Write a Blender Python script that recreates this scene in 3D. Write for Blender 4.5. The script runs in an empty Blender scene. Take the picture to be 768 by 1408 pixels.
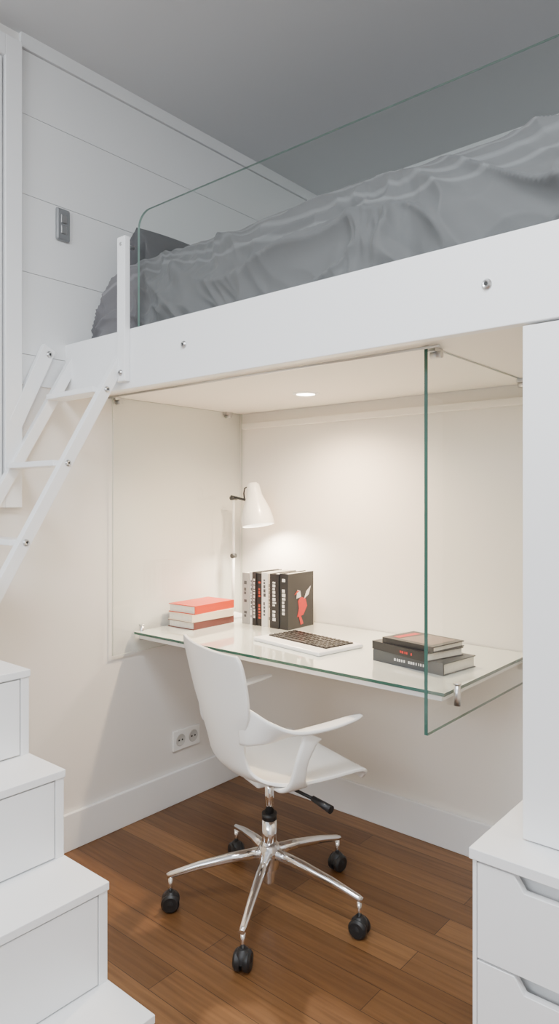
import bpy, bmesh, math, random
from mathutils import Vector, Matrix, noise
random.seed(3)
ZOOM=None
S=bpy.context.scene
COL=S.collection

# ---------------------------------------------------------------- materials
def mat(name,col,rough=.5,metal=0,coat=0,spec=.5,bump=0,bscale=40,var=0.0):
    m=bpy.data.materials.new(name); m.use_nodes=True
    nt=m.node_tree; b=nt.nodes['Principled BSDF']
    b.inputs['Base Color'].default_value=(*col,1); b.inputs['Roughness'].default_value=rough
    b.inputs['Metallic'].default_value=metal; b.inputs['Coat Weight'].default_value=coat
    b.inputs['Specular IOR Level'].default_value=spec
    tc=nt.nodes.new('ShaderNodeTexCoord'); n=nt.nodes.new('ShaderNodeTexNoise')
    n.inputs['Scale'].default_value=bscale; n.inputs['Detail'].default_value=4
    nt.links.new(tc.outputs['Object'],n.inputs['Vector'])
    if var:
        mx=nt.nodes.new('ShaderNodeMix'); mx.data_type='RGBA'
        mx.inputs[6].default_value=(*[c*(1-var) for c in col],1); mx.inputs[7].default_value=(*[min(1,c*(1+var)) for c in col],1)
        nt.links.new(n.outputs['Fac'],mx.inputs[0]); nt.links.new(mx.outputs[2],b.inputs['Base Color'])
    if bump:
        bp=nt.nodes.new('ShaderNodeBump'); bp.inputs['Strength'].default_value=bump; bp.inputs['Distance'].default_value=.002
        nt.links.new(n.outputs['Fac'],bp.inputs['Height']); nt.links.new(bp.outputs['Normal'],b.inputs['Normal'])
    return m
def glassmat(name,tint,rf=1.0):
    m=bpy.data.materials.new(name); m.use_nodes=True; nt=m.node_tree; nt.nodes.clear()
    o=nt.nodes.new('ShaderNodeOutputMaterial'); mx=nt.nodes.new('ShaderNodeMixShader')
    t=nt.nodes.new('ShaderNodeBsdfTransparent'); g=nt.nodes.new('ShaderNodeBsdfGlossy'); f=nt.nodes.new('ShaderNodeFresnel')
    t.inputs['Color'].default_value=(*tint,1); g.inputs['Roughness'].default_value=.01
    g.inputs['Color'].default_value=(rf,rf,rf,1); f.inputs['IOR'].default_value=1.45
    geo=nt.nodes.new('ShaderNodeNewGeometry'); ml=nt.nodes.new('ShaderNodeMath'); ml.operation='MULTIPLY'
    inv=nt.nodes.new('ShaderNodeMath'); inv.operation='SUBTRACT'; inv.inputs[0].default_value=1
    nt.links.new(geo.outputs['Backfacing'],inv.inputs[1]); nt.links.new(f.outputs[0],ml.inputs[0]); nt.links.new(inv.outputs[0],ml.inputs[1])
    nt.links.new(ml.outputs[0],mx.inputs[0]); nt.links.new(t.outputs[0],mx.inputs[1]); nt.links.new(g.outputs[0],mx.inputs[2])
    nt.links.new(mx.outputs[0],o.inputs[0]); return m
def emis(name,col,s):
    m=bpy.data.materials.new(name); m.use_nodes=True; b=m.node_tree.nodes['Principled BSDF']
    b.inputs['Emission Color'].default_value=(*col,1); b.inputs['Emission Strength'].default_value=s; return m
M_wall=mat('wall_paint',(.81,.785,.755),.6,bump=.05,bscale=120)
M_pan=mat('panel_paint',(.79,.80,.80),.5)
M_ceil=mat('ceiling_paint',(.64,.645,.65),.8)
M_white=mat('white_lacquer',(.87,.875,.88),.35,coat=.1)
M_white2=mat('white_niche',(.87,.83,.77),.5)
M_shell=mat('white_plastic',(.88,.88,.86),.3,coat=.2)
M_gap=mat('shadow_gap',(.25,.25,.26),.8)
M_steel=mat('brushed_steel',(.6,.6,.6),.3,metal=1)
M_chrome=mat('chrome',(.85,.85,.86),.08,metal=1)
M_black=mat('black_rubber',(.012,.012,.013),.45)
M_dark=mat('dark_metal',(.06,.06,.06),.35,metal=.6)
M_edge=mat('glass_edge_green',(.015,.085,.06),.12,coat=.5)
M_edge2=mat('glass_edge_pale',(.22,.34,.30),.12,coat=.5)
M_edge3=mat('glass_edge_light',(.66,.68,.60),.2,coat=.5)
M_glass=glassmat('clear_glass',(.975,.985,.98))
M_glassg=glassmat('guard_glass',(.925,.940,.932),.7)
M_desk=mat('back_painted_glass',(.78,.82,.76),.06,coat=1)
M_pillow=mat('pillow_cotton',(.085,.084,.09),.9,bump=.3,bscale=200)
M_page=mat('paper_pages',(.72,.68,.60),.8,var=.15,bscale=90)
M_grey=mat('switch_grey',(.30,.31,.32),.35,metal=.5)
M_well=mat('socket_well_grey',(.55,.54,.52),.5)

# floor wood
M_floor=bpy.data.materials.new('oak_planks'); M_floor.use_nodes=True
nt=M_floor.node_tree; b=nt.nodes['Principled BSDF']
tc=nt.nodes.new('ShaderNodeTexCoord'); br=nt.nodes.new('ShaderNodeTexBrick')
br.inputs['Scale'].default_value=1; br.inputs['Brick Width'].default_value=1.25; br.inputs['Row Height'].default_value=.098
br.inputs['Mortar Size'].default_value=.0010; br.inputs['Mortar Smooth'].default_value=.1; br.inputs['Bias'].default_value=0
br.offset=.37
br.inputs['Color1'].default_value=(.245,.120,.046,1); br.inputs['Color2'].default_value=(.135,.060,.021,1); br.inputs['Mortar'].default_value=(.035,.015,.006,1)
nt.links.new(tc.outputs['Object'],br.inputs['Vector'])
mp=nt.nodes.new('ShaderNodeMapping'); mp.inputs['Scale'].default_value=(1.2,26,1); nt.links.new(tc.outputs['Object'],mp.inputs['Vector'])
ng=nt.nodes.new('ShaderNodeTexNoise'); ng.inputs['Scale'].default_value=3; ng.inputs['Detail'].default_value=7; ng.inputs['Distortion'].default_value=.5
nt.links.new(mp.outputs[0],ng.inputs['Vector'])
cr=nt.nodes.new('ShaderNodeValToRGB'); cr.color_ramp.elements[0].position=.3; cr.color_ramp.elements[0].color=(.65,.6,.55,1); cr.color_ramp.elements[1].position=.7; cr.color_ramp.elements[1].color=(1.12,1.12,1.12,1)
nt.links.new(ng.outputs['Fac'],cr.inputs[0])
mx=nt.nodes.new('ShaderNodeMix'); mx.data_type='RGBA'; mx.blend_type='MULTIPLY'; mx.inputs[0].default_value=.9
nt.links.new(br.outputs['Color'],mx.inputs[6]); nt.links.new(cr.outputs[0],mx.inputs[7]); nt.links.new(mx.outputs[2],b.inputs['Base Color'])
b.inputs['Roughness'].default_value=.38
bp=nt.nodes.new('ShaderNodeBump'); bp.inputs['Strength'].default_value=.15; bp.inputs['Distance'].default_value=.002
nt.links.new(ng.outputs['Fac'],bp.inputs['Height']); nt.links.new(bp.outputs[0],b.inputs['Normal'])

# duvet fabric with woven stripes
M_duvet=bpy.data.materials.new('duvet_cotton'); M_duvet.use_nodes=True
nt=M_duvet.node_tree; b=nt.nodes['Principled BSDF']; b.inputs['Roughness'].default_value=.8; b.inputs['Sheen Weight'].default_value=.1
uv=nt.nodes.new('ShaderNodeUVMap'); sp=nt.nodes.new('ShaderNodeSeparateXYZ'); nt.links.new(uv.outputs[0],sp.inputs[0])
cr=nt.nodes.new('ShaderNodeValToRGB'); cr.color_ramp.interpolation='LINEAR'
base=(.150,.146,.155,1); lite=(.22,.216,.228,1)
E=cr.color_ramp.elements; E[0].position=0; E[0].color=base; E[1].position=1; E[1].color=base
for c in (.13,.16,.19,.225,.26,.43,.55):
    for dx,cc in ((-.004,base),(-.003,lite),(.003,lite),(.004,base)):
        e=E.new(c+dx); e.color=cc
nt.links.new(sp.outputs['Y'],cr.inputs[0]); 
wn=nt.nodes.new('ShaderNodeTexNoise'); wn.inputs['Scale'].default_value=400; tcn=nt.nodes.new('ShaderNodeTexCoord'); nt.links.new(tcn.outputs['Object'],wn.inputs['Vector'])
bp=nt.nodes.new('ShaderNodeBump'); bp.inputs['Strength'].default_value=.2; bp.inputs['Distance'].default_value=.001
nt.links.new(wn.outputs['Fac'],bp.inputs['Height']); nt.links.new(bp.outputs[0],b.inputs['Normal'])
nt.links.new(cr.outputs[0],b.inputs['Base Color'])

# ---------------------------------------------------------------- helpers
def empty(name,loc=(0,0,0),rot=0):
    e=bpy.data.objects.new(name,None); COL.objects.link(e); e.location=loc; e.rotation_euler=(0,0,rot); e.empty_display_size=.1; return e
def link(name,me,m,parent=None,smooth=False):
    if m and not me.materials: me.materials.append(m)
    o=bpy.data.objects.new(name,me); COL.objects.link(o)
    if parent: o.parent=parent
    if smooth:
        for p in me.polygons: p.use_smooth=True
    return o
def box(name,x0,x1,y0,y1,z0,z1,m,parent=None,bev=0,edge=None):
    v=[(x,y,z) for x in (x0,x1) for y in (y0,y1) for z in (z0,z1)]
    f=[(0,1,3,2),(4,6,7,5),(0,4,5,1),(2,3,7,6),(0,2,6,4),(1,5,7,3)]
    me=bpy.data.meshes.new(name); me.from_pydata(v,[],f); me.materials.append(m)
    if edge:
        me.materials.append(edge)
        d=[x1-x0,y1-y0,z1-z0]; k=d.index(min(d)); big={0:(0,1),1:(2,3),2:(4,5)}[k]
        for i,p in enumerate(me.polygons): p.material_index=0 if i in big else 1
    o=link(name,me,m,parent)
    if bev:
        b=o.modifiers.new('bevel','BEVEL'); b.width=bev; b.segments=2; b.limit_method='ANGLE'
    return o
def obox(name,p0,p1,w,d,m,parent=None,side=Vector((1,0,0)),bev=.002):
    """beam from p0 to p1, width w along 'side', depth d across"""
    p0,p1=Vector(p0),Vector(p1); a=(p1-p0).normalized(); s=(side-a*side.dot(a)).normalized(); n=a.cross(s)
    v=[]
    for p in (p0,p1):
        for i,j in ((-1,-1),(1,-1),(1,1),(-1,1)): v.append(p+s*w/2*i+n*d/2*j)
    f=[(0,1,2,3),(7,6,5,4),(0,4,5,1),(1,5,6,2),(2,6,7,3),(3,7,4,0)]
    me=bpy.data.meshes.new(name); me.from_pydata(v,[],f)
    bm=bmesh.new(); bm.from_mesh(me); bmesh.ops.recalc_face_normals(bm,faces=bm.faces); bm.to_mesh(me); bm.free()
    o=link(name,me,m,parent)
    if bev:
        b=o.modifiers.new('bevel','BEVEL'); b.width=bev; b.segments=2
    return o
def tube(name,pts,radii,m,parent=None,seg=20,cap=True):
    pts=[Vector(p) for p in pts]
    if not hasattr(radii,'__len__'): radii=[radii]*len(pts)
    v=[];f=[]; ref=None
    for i,p in enumerate(pts):
        a=(pts[min(i+1,len(pts)-1)]-pts[max(i-1,0)]); a=a.normalized() if a.length>1e-9 else Vector((0,0,1))
        if ref is None:
            ref=Vector((1,0,0)) if abs(a.x)<.9 else Vector((0,1,0))
        s=(ref-a*ref.dot(a)).normalized(); ref=s; n=a.cross(s)
        for k in range(seg):
            t=2*math.pi*k/seg; v.append(p+(s*math.cos(t)+n*math.sin(t))*radii[i])
    for i in range(len(pts)-1):
        for k in range(seg):
            f.append((i*seg+k,i*seg+(k+1)%seg,(i+1)*seg+(k+1)%seg,(i+1)*seg+k))
    if cap:
        f.append(tuple(reversed(range(seg)))); f.append(tuple((len(pts)-1)*seg+k for k in range(seg)))
    me=bpy.data.meshes.new(name); me.from_pydata(v,[],f)
    o=link(name,me,m,parent)
    for p in me.polygons: p.use_smooth=len(p.vertices)==4
    return o
def lathe(name,prof,m,parent=None,loc=(0,0,0),axis=(0,0,1),seg=40):
    """prof: (r,h) list revolve about axis"""
    q=Vector((0,0,1)).rotation_difference(Vector(axis).normalized()); v=[];f=[]
    for r,h in prof:
        for k in range(seg):
            t=2*math.pi*k/seg; v.append(q@Vector((r*math.cos(t),r*math.sin(t),h))+Vector(loc))
    for i in range(len(prof)-1):
        for k in range(seg): f.append((i*seg+k,i*seg+(k+1)%seg,(i+1)*seg+(k+1)%seg,(i+1)*seg+k))
    me=bpy.data.meshes.new(name); me.from_pydata(v,[],f)
    bm=bmesh.new(); bm.from_mesh(me); bmesh.ops.remove_doubles(bm,verts=bm.verts,dist=1e-6); bmesh.ops.recalc_face_normals(bm,faces=bm.faces); bm.to_mesh(me); bm.free()
    o=link(name,me,m,parent,True)
    e=o.modifiers.new('es','EDGE_SPLIT'); e.split_angle=math.radians(40)
    return o
def bolt(name,loc,axis,parent,r=.011):
    lathe(name,[(0,.004),(r*.45,.004),(r*.5,.007),(r*.8,.008),(r,.005),(r*1.25,.003),(r*1.25,0),(0,0)],M_steel,parent,loc,axis,20)
    lathe(name+'_socket',[(0,.0055),(r*.48,.0055)],M_dark,parent,loc,axis,12)
def smooth_interp(pts,n):
    out=[]; P=[pts[0]]+list(pts)+[pts[-1]]
    for i in range(1,len(P)-2):
        for k in range(n):
            t=k/n; out.append(tuple(.5*((2*b)+(-a+c)*t+(2*a-5*b+4*c-d)*t*t+(-a+3*b-3*c+d)*t**3) for a,b,c,d in zip(P[i-1],P[i],P[i+1],P[i+2])))
    out.append(tuple(pts[-1])); return out

# ---------------------------------------------------------------- room
ZC=2.877; YB=.60; H=1.67; RX=3.4
box('floor',-.1,RX+.1,-5,.7,-.05,0,M_floor)
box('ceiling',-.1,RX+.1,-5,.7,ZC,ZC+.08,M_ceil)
box('wall_left',-.1,0,-5,.7,0,ZC,M_wall)
box('wall_right',RX,RX+.1,-5,.7,0,ZC,M_wall)
box('wall_back',0,RX,YB,YB+.1,H,ZC,M_pan)
box('wall_niche',0,RX,0,.1,0,H,M_white2)
zs=[1.672,1.778,2.062,2.329,2.605,2.825]
pw=empty('wall_panelling')
for i in range(5):
    box(f'board_{i}',0,.008,-1.10,YB,zs[i]+.0008,zs[i+1]-.0008,M_pan,pw,.0008)
box('trim_1',0,.016,-1.10,YB,2.827,ZC,M_pan)
# wall cupboard / door frame on far left
wc=empty('wall_cupboard')
box('frame_side',0,.032,-1.165,-1.105,1.25,2.83,M_white,wc,.002)
box('frame_bottom',0,.032,-1.60,-1.165,1.25,1.30,M_white,wc,.002)
box('frame_top',0,.032,-1.60,-1.165,2.76,2.83,M_white,wc,.002)
box('gap_backing',0,.006,-1.60,-1.165,1.30,2.76,M_gap,wc)
box('door_leaf',.006,.022,-1.60,-1.172,1.305,2.755,M_pan,wc,.002)
box('baseboard_left',0,.016,-1.39,-.016,0,.135,M_white,None,.003)
box('baseboard_back',0,1.66,-.016,0,0,.135,M_white,None,.003)

# ---------------------------------------------------------------- loft bed structure
bed=empty('loft_bed')
box('front_rail',.003,2.6,-.925,-.897,1.64,1.835,M_white,bed,.002)
box('niche_soffit',.003,2.6,-.88,-.003,H,1.70,M_white2,bed)
box('bed_platform',.012,2.6,-.88,YB-.004,1.705,1.80,M_white,bed)
box('mattress',.12,2.6,-.78,YB-.03,1.80,1.96,M_pillow,bed,.03)
for i,(x,z) in enumerate(((.645,1.745),(1.60,1.735))): bolt(f'rail_bolt_{i}',(x,-.925,z),(0,-1,0),bed,.009)
# glass head rod
tube('glass_head_rod',[(.02,-.75,1.664),(1.40,-.75,1.664)],.004,M_steel,bed,10)

# duvet
prof=[(-.866,1.815),(-.868,1.86),(-.858,1.93),(-.832,2.02),(-.785,2.10),(-.70,2.158),(-.56,2.182),(-.3,2.188),(0,2.188),(.3,2.17),(.5,2.07),(.56,1.85)]
pp=smooth_interp(prof,14)
NX=700; x0,x1=.012,2.58
L=[0]
for a,b_ in zip(pp,pp[1:]): L.append(L[-1]+math.hypot(a[0]-b_[0],a[1]-b_[1]))
def ridge(v,p): return (1-min(1,abs(noise.noise(v))*1.6))**p
vs=[];fs=[];uvs=[]
for i in range(NX+1):
    X=x0+(x1-x0)*i/NX
    for j,(y,z) in enumerate(pp):
        s=L[j]
        e=max(0,1-(X-x0)/.20); k=1-.46*e**2.2
        zz=1.815+(z-1.815)*k; yy=y
        if e>0 : yy=y+.025*e**3*(1 if y<-.5 else 0)
        wob=noise.noise(Vector((X*1.3,s*1.6,3.1)))*.012
        wq=noise.noise(Vector((X*2,s*2,9)))*1.2; wq2=noise.noise(Vector((X*3.3,s*3.3,4)))
        q=Vector((X*1.2-s*2.0, X*2.0+s*5+wq,1.7)); r1=ridge(q,2.6)
        q2=Vector((X*3.2-s*3+wq2, X*5+s*9+wq*2,5.7)); r2=ridge(q2,2.4)
        q3=Vector((X*13+s*5+wq2*3,s*4-X*2,2)); r3=ridge(q3,2)
        front=max(0,min(1,1-(s-.20)/.22)); 
        d=wob+.038*(r1-.45)*(.14+.86*front)+.026*(r2-.4)*(.14+.86*front)+.010*(r3-.4)*front
        if s<.30: d-=.008
        a=pp[max(0,j-1)];c=pp[min(len(pp)-1,j+1)]; ty,tz=c[0]-a[0],c[1]-a[1]; l=math.hypot(ty,tz) or 1; ny,nz=-tz/l,ty/l
        edge=min(1,s/.05)
        yy+=ny*d*edge; zz+=nz*d*edge
        if yy<-.872: yy=-.872-.010*(1-math.exp((yy+.872)/.010))
        yy=min(yy,YB-.006)
        hem=.012*noise.noise(Vector((X*6,0,0)))*(1-min(1,s/.06))
        vs.append((X,yy,max(1.806,zz+hem))); uvs.append((X/2.6,s/L[-1]))
n=len(pp)
for i in range(NX):
    for j in range(n-1): fs.append((i*n+j,(i+1)*n+j,(i+1)*n+j+1,i*n+j+1))
me=bpy.data.meshes.new('duvet'); me.from_pydata(vs,[],fs); ul=me.uv_layers.new(name='UVMap')
for lp in me.loops: ul.data[lp.index].uv=uvs[lp.vertex_index]
duv=link('duvet',me,M_duvet,None,True)

# pillow
def cushion(name,w,h,t,m):
    v=[];f=[];N=28
    for sgn in (1,-1):
        for i in range(N+1):
            for j in range(N+1):
                u=-1+2*i/N; k=-1+2*j/N
                e=max(0,(1-u**4))*max(0,(1-k**4)); px=u*(1-.05*k*k); py=k*(1-.05*u*u)
                v.append((px*w/2,py*h/2,sgn*(t/2*e**.45)*(1+.12*noise.noise(Vector((u*2,k*2,sgn))))))
    n=N+1
    for s in (0,1):
        for i in range(N):
            for j in range(N):
                a=s*n*n+i*n+j; q=(a,a+n,a+n+1,a+1); f.append(q if s==0 else q[::-1])
    me=bpy.data.meshes.new(name); me.from_pydata(v,[],f)
    bm=bmesh.new(); bm.from_mesh(me); bmesh.ops.remove_doubles(bm,verts=bm.verts,dist=1e-5); bm.to_mesh(me); bm.free()
    return link(name,me,m,None,True)
pl=cushion('pillow',.36,.42,.12,M_pillow)
pl.rotation_euler=(0,math.radians(-62),0); pl.location=(.125,-.56,2.11)

# upper glass guard
def rounded_panel(name,xa,xb,y0,y1,z0,z1,rad,m,edge,parent):
    pts=[(xa,z0),(xb,z0),(xb,z1)]
    for k in range(9):
        t=math.pi/2*(k/8); pts.append((xa+rad-rad*math.sin(t),z1-rad+rad*math.cos(t)))
    n=len(pts); v=[(x,y0,z) for x,z in pts]+[(x,y1,z) for x,z in pts]
    f=[tuple(range(n)),tuple(reversed(range(n,2*n)))]+[(i,i+n,(i+1)%n+n,(i+1)%n) for i in range(n)]
    me=bpy.data.meshes.new(name); me.from_pydata(v,[],f); me.materials.append(m); me.materials.append(edge)
    for i,p in enumerate(me.polygons): p.material_index=0 if i<2 else 1
    bm=bmesh.new(); bm.from_mesh(me); bmesh.ops.recalc_face_normals(bm,faces=bm.faces); bm.to_mesh(me); bm.free()
    return link(name,me,m,parent)
rounded_panel('glass_guard_rail',.385,2.6,-.8945,-.8865,1.712,2.222,.055,M_glassg,M_edge2,None)

# side glass panels + fittings
def side_panel(x,edge,th=.005,y0=-.744):
    g=empty('glass_panel')
    box('pane',x-th,x+th,y0,-.006,.676,H-.001,M_glass,g,0,edge)
    for y in (-.70,-.10):
        tube('hinge_pin',[(x-.009,y,H-.018),(x+.022,y,H-.018)],.009,M_steel,g,14)
        box('hinge_plate',x-.009,x+.014,y-.022,y+.022,H-.012,H-.0005,M_steel,g,.001)
    return g
side_panel(.016,M_edge3,.004,-.725); side_panel(1.359,M_edge)
box('trim_2',.030,1.66,-.022,0,1.598,1.625,M_white2,None,.003)

# downlight
dl=empty('ceiling_downlight',(.632,-.313,H))
lathe('bezel',[(.034,-.001),(.036,-.005),(.046,-.004),(.050,-.0005)],M_white,dl)
lathe('lens',[(0,-.003),(.034,-.003)],emis('downlight_glow',(1,.86,.66),40),dl)
ld=bpy.data.lights.new('downlight_lamp','SPOT'); ld.energy=82; ld.color=(1,.74,.47); ld.spot_size=math.radians(155); ld.spot_blend=1; ld.shadow_soft_size=.035
lo=bpy.data.objects.new('downlight_lamp',ld); COL.objects.link(lo); lo.parent=dl; lo.location=(0,0,-.02)

# ---------------------------------------------------------------- desk
DZ=.757
dk=empty('glass_desk')
box('glass_top',.024,1.352,-.630,-.004,DZ-.010,DZ,M_desk,dk,.001,M_edge)
box('white_backing',.03,1.335,-.610,-.004,DZ-.030,DZ-.010,M_white,dk,.002)
def clamp(x,y):
    tube('clamp_pin',[(x,y,DZ-.035),(x,y,DZ+.022)],.009,M_steel,dk,16)
    tube('clamp_cap',[(x,y,DZ+.022),(x,y,DZ+.026)],.011,M_steel,dk,16)
clamp(.034,-.60); clamp(1.375,-.60); clamp(1.375,-.10); clamp(.034,-.08)

# books -------------------------------------------------------------
def book(parent,name,w,d,t,M,m,tb=.003):
    V=[];F=[];mi=[]
    def add(x0,x1,y0,y1,z0,z1,k):
        b0=len(V); V.extend([Vector((x,y,z)) for x in (x0,x1) for y in (y0,y1) for z in (z0,z1)])
        for f in [(0,1,3,2),(4,6,7,5),(0,4,5,1),(2,3,7,6),(0,2,6,4),(1,5,7,3)]: F.append(tuple(b0+i for i in f)); mi.append(k)
    add(0,w,0,d,0,tb,0); add(0,w,0,d,t-tb,t,0); add(0,tb,0,d,tb,t-tb,0); add(tb,w-.004,.004,d-.004,tb,t-tb,1)
    me=bpy.data.meshes.new(name); me.from_pydata([M@v for v in V],[],F); me.materials.append(m); me.materials.append(M_page)
    for p,k in zip(me.polygons,mi): p.material_index=k
    return link(name,me,m,parent)
def bm_(n,c,r=.45,coat=.05): return mat('cover_'+n,c,r,coat=coat,var=.04)
C_or=bm_('orange',(.52,.040,.006)); C_wh=bm_('white',(.75,.74,.72)); C_bk=bm_('black',(.012,.012,.014),.4); C_gr=bm_('grey',(.33,.33,.32))
C_cr=bm_('cream',(.72,.62,.48)); C_dk=bm_('darkgrey',(.06,.065,.07)); C_red=bm_('red',(.55,.012,.008)); C_br=bm_('photo',(.16,.09,.06),.3)
C_mar=bm_('maroon',(.12,.03,.025))
def T(x,y,z,r=0): return Matrix.Translation((x,y,z))@Matrix.Rotation(math.radians(r),4,'Z')
FL=Matrix.Translation((.15,0,0))@Matrix.Scale(-1,4,(1,0,0))
bs=empty('book_stack',(.035,-.465,DZ))
book(bs,'book_bottom',.15,.235,.030,T(0,0,.0,2)@FL,C_mar)
book(bs,'book_middle',.148,.23,.030,T(-.002,.0,.030,-1)@FL,C_cr)
book(bs,'book_top',.15,.235,.034,T(0,.003,.060,3)@FL,C_or)
rs=empty('book_stack',(1.0,-.43,DZ))
def spine_text(parent,name,M,x0,x1,z0,z1,m,step=.012):
    V=[];F=[]; x=x0
    while x<x1:
        w=random.uniform(.4,.8)*step
        if random.random()<.85:
            k=len(V); V+=[M@Vector((-.0006,x,z0)),M@Vector((-.0006,x+w,z0)),M@Vector((-.0006,x+w,z1)),M@Vector((-.0006,x,z1))]; F.append((k,k+1,k+2,k+3))
        x+=step
    me=bpy.data.meshes.new(name); me.from_pydata(V,[],F); link(name,me,m,parent)
def TS(x,y,z,r,L_): return T(x,y,z,r)@Matrix.Translation((L_,0,0))@Matrix.Rotation(math.pi/2,4,'Z')
M0=TS(0,0,0,-8,.27); book(rs,'book_bottom',.17,.27,.036,M0,C_dk); spine_text(rs,'spine_title_0',M0,.06,.18,.014,.022,C_wh,.009)
M1=TS(-.008,.008,.036,-15,.235); book(rs,'book_middle',.165,.235,.026,M1,C_bk); spine_text(rs,'spine_title_1',M1,.04,.11,.009,.016,C_red,.009)
M2=TS(.035,.0,.062,-10,.20); book(rs,'book_top',.155,.20,.018,M2,C_bk)
me=bpy.data.meshes.new('cover_photo'); me.from_pydata([M2@Vector(p) for p in ((.02,.02,.0184),(.14,.02,.0184),(.14,.13,.0184),(.02,.15,.0184))],[],[(0,1,2,3)]); link('cover_photo',me,C_br,rs)
me=bpy.data.meshes.new('cover_stripe'); me.from_pydata([M2@Vector(p) for p in ((.03,.155,.0184),(.13,.150,.0184),(.13,.175,.0184),(.03,.180,.0184))],[],[(0,1,2,3)]); link('cover_stripe',me,C_red,rs)
# upright row
ub=empty('upright_books',(.225,-.225,DZ))
x=0
seq=[(.040,.205,C_gr),(.018,.210,C_wh),(.022,.212,C_bk),(.030,.208,C_bk),(.032,.213,C_wh),(.012,.21,C_cr),(.048,.212,C_bk),(.045,.215,C_bk)]
for i,(t,h,m) in enumerate(seq):
    h+=.008
    Mx=Matrix(((0,0,1,x),(1,0,0,.004*(i%2)),(0,1,0,0),(0,0,0,1)))
    book(ub,f'book_{i}',.165,h,t-.001,Mx,m)
    yy=.004*(i%2)-.0006; lm=(C_or if i==3 else C_wh) if m is C_bk else C_dk
    V=[];F=[]
    z=.03
    while z<h-.03:
        l=random.uniform(.006,.014)
        if random.random()<.75:
            k=len(V); a=x+t*.3; c=x+t*random.uniform(.55,.7); V+=[(a,yy,z),(c,yy,z),(c,yy,z+l),(a,yy,z+l)]; F.append((k,k+1,k+2,k+3))
        z+=l+.004
    me=bpy.data.meshes.new('spine_title'); me.from_pydata(V,[],F); link(f'spine_title_{i}',me,lm,ub)
    x+=t
def art(name,pts,m,xx):
    me=bpy.data.meshes.new(name); me.from_pydata([(xx,y,z) for y,z in pts],[],[tuple(range(len(pts)))]); link(name,me,m,ub)
ax=x+.0002
art('cover_bird_body',[(.06,.045),(.10,.05),(.125,.085),(.115,.115),(.085,.125),(.065,.11),(.072,.08)],C_red,ax)
art('cover_bird_head',[(.055,.12),(.085,.125),(.080,.15),(.062,.155)],C_wh,ax+.0002)
art('cover_bird_beak',[(.060,.152),(.040,.135),(.080,.150)],C_or,ax+.0004)
art('cover_bird_wing',[(.105,.115),(.135,.13),(.15,.165),(.12,.145)],C_wh,ax+.0002)
art('cover_bird_tail',[(.07,.05),(.085,.048),(.10,.015),(.082,.012)],C_red,ax+.0003)

# keyboard
kb=empty('computer_keyboard',(.685,-.37,DZ),math.radians(-9))
box('body',-.175,.175,-.112,.105,0,.014,M_white,kb,.005)
V=[];F=[]
rows=6; cols=15
for r in range(rows):
    for c in range(cols):
        xx=-.152+c*.0204; yy=-.055+r*.0232
        w=.0162;d=.0188
        if r==0 and 4<=c<=9:
            if c!=4: continue
            w=.0162+.0204*5
        k=len(V)
        V+=[(xx,yy,.014),(xx+w,yy,.014),(xx+w,yy+d,.014),(xx,yy+d,.014),(xx+.001,yy+.001,.019),(xx+w-.001,yy+.001,.019),(xx+w-.001,yy+d-.001,.019),(xx+.001,yy+d-.001,.019)]
        F+=[(k+4,k+5,k+6,k+7),(k,k+1,k+5,k+4),(k+1,k+2,k+6,k+5),(k+2,k+3,k+7,k+6),(k+3,k,k+4,k+7)]
me=bpy.data.meshes.new('keys'); me.from_pydata(V,[],F); link('keys',me,mat('key_black',(.02,.016,.014),.4),kb)

# ---------------------------------------------------------------- desk lamp
lp=empty('desk_lamp',(.085,-.135,DZ))
lathe('base',[(0,.022),(.012,.022),(.04,.012),(.048,.006),(.048,0),(0,0)],M_shell,lp)
tube('stem_lower',[(0,0,.015),(.002,0,.27)],.0065,M_shell,lp)
tube('stem_upper',[(.002,0,.27),(.004,0,.525)],.0055,M_shell,lp)
tube('stem_joint',[(.003,-.012,.27),(.003,.012,.27)],.010,M_dark,lp)
tube('elbow_knob',[(.004,-.018,.525),(.004,.018,.525)],.009,M_dark,lp)
obox('elbow_bracket',(-.012,0,.533),(.085,0,.515),.012,.010,M_dark,lp,Vector((0,1,0)))
tube('spring_hook',[(.070,0,.515),(.065,0,.545),(.071,0,.568),(.087,0,.573),(.095,0,.558),(.105,0,.53)],.0035,M_dark,lp,10)
ax_=Vector((.20,-.03,-1)).normalized()
top=Vector((.118,0,.59))
pr=[(0,0),(.018,.000),(.026,.008),(.030,.03),(.034,.055),(.046,.085),(.060,.12),(.068,.155),(.070,.185),(.067,.185),(.065,.155),(.057,.12),(.043,.087),(.030,.055),(.024,.03),(0,.02)]
lathe('shade',pr,M_shell,lp,top,ax_)
tube('shade_neck',[(.082,0,.517),(.105,0,.527)],.008,M_dark,lp)
lathe('bulb',[(0,.155),(.018,.150),(.028,.130),(.026,.110),(.014,.085),(.012,.05)],emis('bulb_glow',(1,.9,.75),14),lp,top,ax_)
ld=bpy.data.lights.new('bulb_lamp','SPOT'); ld.energy=25; ld.color=(1,.84,.63); ld.shadow_soft_size=.03; ld.spot_size=math.radians(150); ld.spot_blend=.6
lo=bpy.data.objects.new('bulb_lamp',ld); COL.objects.link(lo); lo.parent=lp; lo.location=Vector(top)+ax_*.165
lo.rotation_euler=ax_.to_track_quat('-Z','Y').to_euler()

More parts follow.
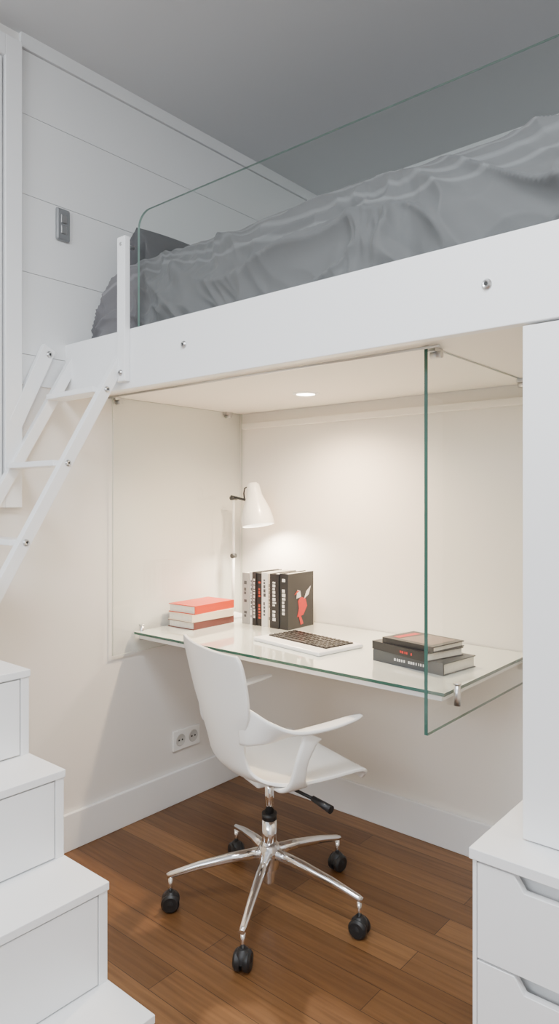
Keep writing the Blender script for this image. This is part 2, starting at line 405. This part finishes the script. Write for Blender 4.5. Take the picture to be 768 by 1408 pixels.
# ---------------------------------------------------------------- wall socket & switch
so=empty('wall_socket',(0,-.339,.26))
box('plate',0,.010,-.075,.075,-.042,.042,M_shell,so,.003)
for y in (-.036,.036):
    lathe('socket_well',[(.026,.0104),(.024,.0125),(.021,.0108),(0,.0108)],M_well,so,(0,y,0),(1,0,0),24)
    for z in (-.009,.009): lathe('pin_hole',[(0,.0115),(.004,.0115),(.004,.010)],M_black,so,(0,y+z,0),(1,0,0),10)
sw=empty('light_switch',(.008,-.94,2.263))
box('plate',0,.014,-.028,.028,-.058,.058,M_grey,sw,.012)
box('rocker_upper',.014,.018,-.012,.012,.004,.034,M_steel,sw,.002)
box('rocker_lower',.014,.018,-.012,.012,-.034,-.004,M_steel,sw,.002)

# ---------------------------------------------------------------- ladder
ld_=empty('loft_ladder')
XR=.337; XL=.035
def LY(z): return -.955-(1.66-z)*.585
topz=1.80
for nm,xx in (('stringer_outer',XR),('stringer_inner',XL)):
    obox(nm,(xx,LY(topz)-.02,topz),(xx,LY(.965)-.02,.965),.026,.036,M_white,ld_)
for i,z in enumerate((1.632,1.389,1.152)):
    y=LY(z)-.02
    box(f'tread_{i}',XL+.013,XR-.013,y-.035,y+.035,z-.009,z+.009,M_white,ld_,.002)
    bolt(f'tread_bolt_{i}',(XR+.013,y,z),(1,0,0),ld_,.008)
obox('grab_board',(.022,-1.00,1.81),(.022,-1.13,1.53),.022,.05,M_white,ld_)
bolt('grab_bolt',(.034,-1.005,1.785),(1,0,0),ld_,.009)
box('handrail_post',.343,.385,-.947,-.925,1.662,2.135,M_white,ld_,.003)
bolt('post_bolt_lower',(.364,-.947,1.69),(0,-1,0),ld_,.008); 
tube('post_pin_upper',[(.364,-.949,2.11),(.364,-.895,2.11)],.006,M_steel,ld_,12)

# ---------------------------------------------------------------- storage staircase
st=empty('storage_staircase')
xs=[1.092,.935,.763,.606,.445,.285]; zt=[.212,.431,.636,.849,1.060]
YS=-1.404; YE=-2.04
for i in range(5):
    xf=xs[i]; xb=0.034
    nb=xs[i+1]
    box(f'carcass_{i}',nb-.02 if i<4 else xb,xf-.012,YE,YS-.003,0 if i==0 else zt[i-1]-.0,zt[i]-.018,M_white,st)
    if i: box(f'fill_{i}',xb,nb-.02,YE,YS-.003,zt[i-1]-.018,zt[i]-.018,M_white,st)
    else: box(f'fill_{i}',xb,nb-.02,YE,YS-.003,0,zt[i]-.018,M_white,st)
    box(f'tread_{i}',nb-.012 if i<4 else xb,xf+.0,YE-.002,YS,zt[i]-.018,zt[i],M_white,st,.0015)
    z0=0.02 if i==0 else zt[i-1]+.004
    box(f'drawer_front_{i}',xf-.012,xf-.003,YE+.02,YS-.028,z0,zt[i]-.022,M_white,st,.001)
    box(f'stile_{i}',xf-.012,xf-.003,YS-.025,YS-.003,z0-.004 if i else 0,zt[i]-.018,M_white,st,.001)

# ---------------------------------------------------------------- drawer cabinet + tall cabinet on right
dc=empty('drawer_cabinet')
X0,X1,Y0,Y1,ZT=1.604,2.5,-1.023,-.05,.579
box('top',X0,X1,Y0,Y1,ZT-.022,ZT,M_white,dc,.0015)
box('carcass',X0+.006,X1,Y0+.045,Y1,0.0,ZT-.022,M_white,dc)
box('end_panel',X0+.006,X0+.014,Y0+.006,Y0+.045,0.0,ZT-.022,M_white,dc)
def front(name,z0,z1,cut0,cut1):
    y0=Y0+.004; y1=Y0+.021; c=.028; xl=X0+.016
    P=[(xl,z0),(X1,z0),(X1,z1),(cut1,z1),(cut1-c*.7,z1-c),(cut0+c*.7,z1-c),(cut0,z1),(xl,z1)]
    n=len(P); v=[(x,y0,z) for x,z in P]+[(x,y1,z) for x,z in P]
    f=[tuple(range(n)),tuple(reversed(range(n,2*n)))]+[(i,i+n,(i+1)%n+n,(i+1)%n) for i in range(n)]
    me=bpy.data.meshes.new(name); me.from_pydata(v,[],f)
    bm=bmesh.new(); bm.from_mesh(me); bmesh.ops.recalc_face_normals(bm,faces=bm.faces); bm.to_mesh(me); bm.free()
    o=link(name,me,M_white,dc); b=o.modifiers.new('b','BEVEL'); b.width=.001; b.segments=1
front('drawer_front_upper',.362,.552,1.695,2.1)
front('drawer_front_lower',.01,.357,1.695,2.1)
tcab=empty('tall_cabinet')
box('carcass',1.676,2.5,-.906,-.05,ZT+.001,1.636,M_white,tcab)
box('door',1.676,2.5,-.925,-.908,ZT+.003,1.634,M_white,tcab,.0015)

# ---------------------------------------------------------------- office chair
ch=empty('office_chair',(.783,-.691,0),math.radians(-19.4))
P=[(.232,.415,.175,0),(.228,.440,.200,0),(.195,.455,.215,.004),(.08,.448,.220,.012),(-.02,.440,.208,.018),(-.10,.442,.172,.022),(-.150,.472,.140,.022),(-.172,.53,.128,.022),(-.188,.60,.150,.026),(-.198,.66,.184,.028),(-.208,.73,.200,.026),(-.222,.81,.202,.022),(-.228,.838,.185,.02)]
PI=smooth_interp(P,8); NU=32; V=[];F=[]
for i,(y,z,w,c) in enumerate(PI):
    a=PI[max(0,i-1)];b_=PI[min(len(PI)-1,i+1)]; ty,tz=b_[0]-a[0],b_[1]-a[1]; l=math.hypot(ty,tz); ny,nz=tz/l,-ty/l
    for k in range(NU+1):
        u=-1+2*k/NU
        V.append((u*w,y+ny*c*abs(u)**2.2,z+nz*c*abs(u)**2.2))
n=NU+1
for i in range(len(PI)-1):
    for k in range(NU): F.append((i*n+k,i*n+k+1,(i+1)*n+k+1,(i+1)*n+k))
me=bpy.data.meshes.new('seat_shell'); me.from_pydata(V,[],F)
sh=link('seat_shell',me,M_shell,ch,True); so_=sh.modifiers.new('s','SOLIDIFY'); so_.thickness=.010; so_.offset=0
bv=sh.modifiers.new('b','BEVEL'); bv.width=.003; bv.segments=2; bv.limit_method='ANGLE'; bv.angle_limit=math.radians(50)
def ribbon(name,path,m,parent):
    PP=smooth_interp(path,8); V=[];F=[];sg=16
    for i,q in enumerate(PP):
        p=Vector(q[:3]); a=Vector(PP[max(0,i-1)][:3]); c=Vector(PP[min(len(PP)-1,i+1)][:3]); t=(c-a).normalized()
        w=Vector(q[5:8]); w=(w-t*w.dot(t)).normalized(); nn=t.cross(w)
        for k in range(sg):
            an=2*math.pi*k/sg; cs,sn=math.cos(an),math.sin(an)
            V.append(p+w*q[3]*math.copysign(abs(cs)**.6,cs)+nn*q[4]*math.copysign(abs(sn)**.6,sn))
    for i in range(len(PP)-1):
        for k in range(sg): F.append((i*sg+k,i*sg+(k+1)%sg,(i+1)*sg+(k+1)%sg,(i+1)*sg+k))
    F.append(tuple(range(sg))); F.append(tuple(reversed(range((len(PP)-1)*sg,len(PP)*sg))))
    me=bpy.data.meshes.new(name); me.from_pydata(V,[],F)
    bm=bmesh.new(); bm.from_mesh(me); bmesh.ops.recalc_face_normals(bm,faces=bm.faces); bm.to_mesh(me); bm.free()
    return link(name,me,m,parent,True)
for s,nm in ((1,'right'),(-1,'left')):
    ribbon('arm_'+nm,[(s*.135,-.175,.635,.062,.005,0,-.15,1),(s*.170,-.160,.632,.056,.006,s*.1,-.1,1),(s*.212,-.118,.624,.038,.007,s*.5,0,.85),(s*.246,-.05,.622,.027,.008,1,0,.3),(s*.264,.04,.630,.023,.007,1,0,0),(s*.268,.12,.640,.019,.006,1,0,0),(s*.266,.158,.644,.008,.004,1,0,0)],M_shell,ch)
    ribbon('arm_support_'+nm,[(s*.254,-.005,.612,.036,.006,0,1,0),(s*.254,-.015,.592,.026,.008,0,1,0),(s*.248,-.035,.54,.022,.008,0,1,0),(s*.232,-.04,.478,.027,.008,0,1,0),(s*.205,-.035,.450,.044,.008,0,1,0),(s*.17,-.03,.442,.052,.005,0,1,0)],M_shell,ch)
box('seat_mount',-.07,.07,-.08,.08,.405,.435,M_shell,ch,.008)
tube('gas_lift_upper',[(0,0,.28),(0,0,.41)],.014,M_chrome,ch)
tube('gas_lift_ring',[(0,0,.272),(0,0,.292)],.024,M_black,ch)
tube('gas_lift_outer',[(0,0,.165),(0,0,.275)],.023,M_chrome,ch)
lathe('hub',[(0,.195),(.030,.193),(.036,.180),(.036,.145),(.030,.120),(.020,.115),(.018,.075),(0,.075)],M_chrome,ch)
tube('lever_rod',[(.03,.0,.405),(.20,.045,.395)],.005,M_black,ch)
tube('lever_knob',[(.185,.042,.396),(.255,.06,.385)],[.008,.012],M_black,ch)
for k in range(5):
    a=math.radians(9.6+72*k)+math.radians(19.4); c,s=math.cos(a),math.sin(a)
    tube(f'base_leg_{k}',[(c*.02,s*.02,.168),(c*.12,s*.12,.155),(c*.22,s*.22,.135),(c*.305,s*.305,.112),(c*.318,s*.318,.108)],[.018,.015,.0125,.010,.008],M_chrome,ch,18)
    tube(f'caster_stem_{k}',[(c*.308,s*.308,.055),(c*.308,s*.308,.105)],.007,M_chrome,ch,12)
    cx,cy=c*.308,s*.308; tx,ty=-s,c
    for sg_ in (-1,1):
        q0=(cx+tx*.004*sg_,cy+ty*.004*sg_,.0285); 
        lathe(f'caster_wheel_{k}',[(0,0),(.026,0),(.028,.003),(.028,.014),(.022,.020),(0,.021)],M_black,ch,q0,(tx*sg_,ty*sg_,0),28)
    lathe(f'caster_hood_{k}',[(.0,.033),(.012,.032),(.022,.022),(.026,.008),(.027,0)],M_black,ch,(cx,cy,.0285),(0,0,1),24)

# ---------------------------------------------------------------- light
w=bpy.data.worlds.new('world'); S.world=w; w.use_nodes=True
bg=w.node_tree.nodes['Background']; bg.inputs[0].default_value=(.90,.95,1,1); bg.inputs[1].default_value=.62
al=bpy.data.lights.new('added_daylight_fill','AREA'); al.energy=88; al.color=(.88,.94,1); al.shape='RECTANGLE'; al.size=2.4; al.size_y=1.0  # added fill for cool daylight from behind the camera; no window is built here
ao=bpy.data.objects.new('added_daylight_fill',al); COL.objects.link(ao); ao.location=(1.9,-4.8,2.25); ao.rotation_euler=(math.radians(104),0,0)
cl=bpy.data.lights.new('added_key_light','AREA'); cl.energy=60; cl.color=(.92,.96,1); cl.shape='SQUARE'; cl.size=.8  # added unseen overhead key light, brightens stairs and rail, leaves under-desk walls darker
co_=bpy.data.objects.new('added_key_light',cl); COL.objects.link(co_); co_.location=(1.95,-2.05,2.84)

# ---------------------------------------------------------------- camera
cd=bpy.data.cameras.new('camera'); co=bpy.data.objects.new('camera',cd); COL.objects.link(co)
co.location=(2.2082,-2.3245,1.28); co.rotation_euler=(math.radians(90),0,.7027)
cd.sensor_width=36; cd.sensor_fit='AUTO'; cd.lens=946.1/1408*36; cd.shift_y=-(704-685.5)/1408; cd.clip_start=.02
if ZOOM:
    u,v,k=ZOOM; cd.lens*=k; cd.shift_x=k*(u-384)/1408; cd.shift_y=-k*(v-685.5)/1408
S.camera=co
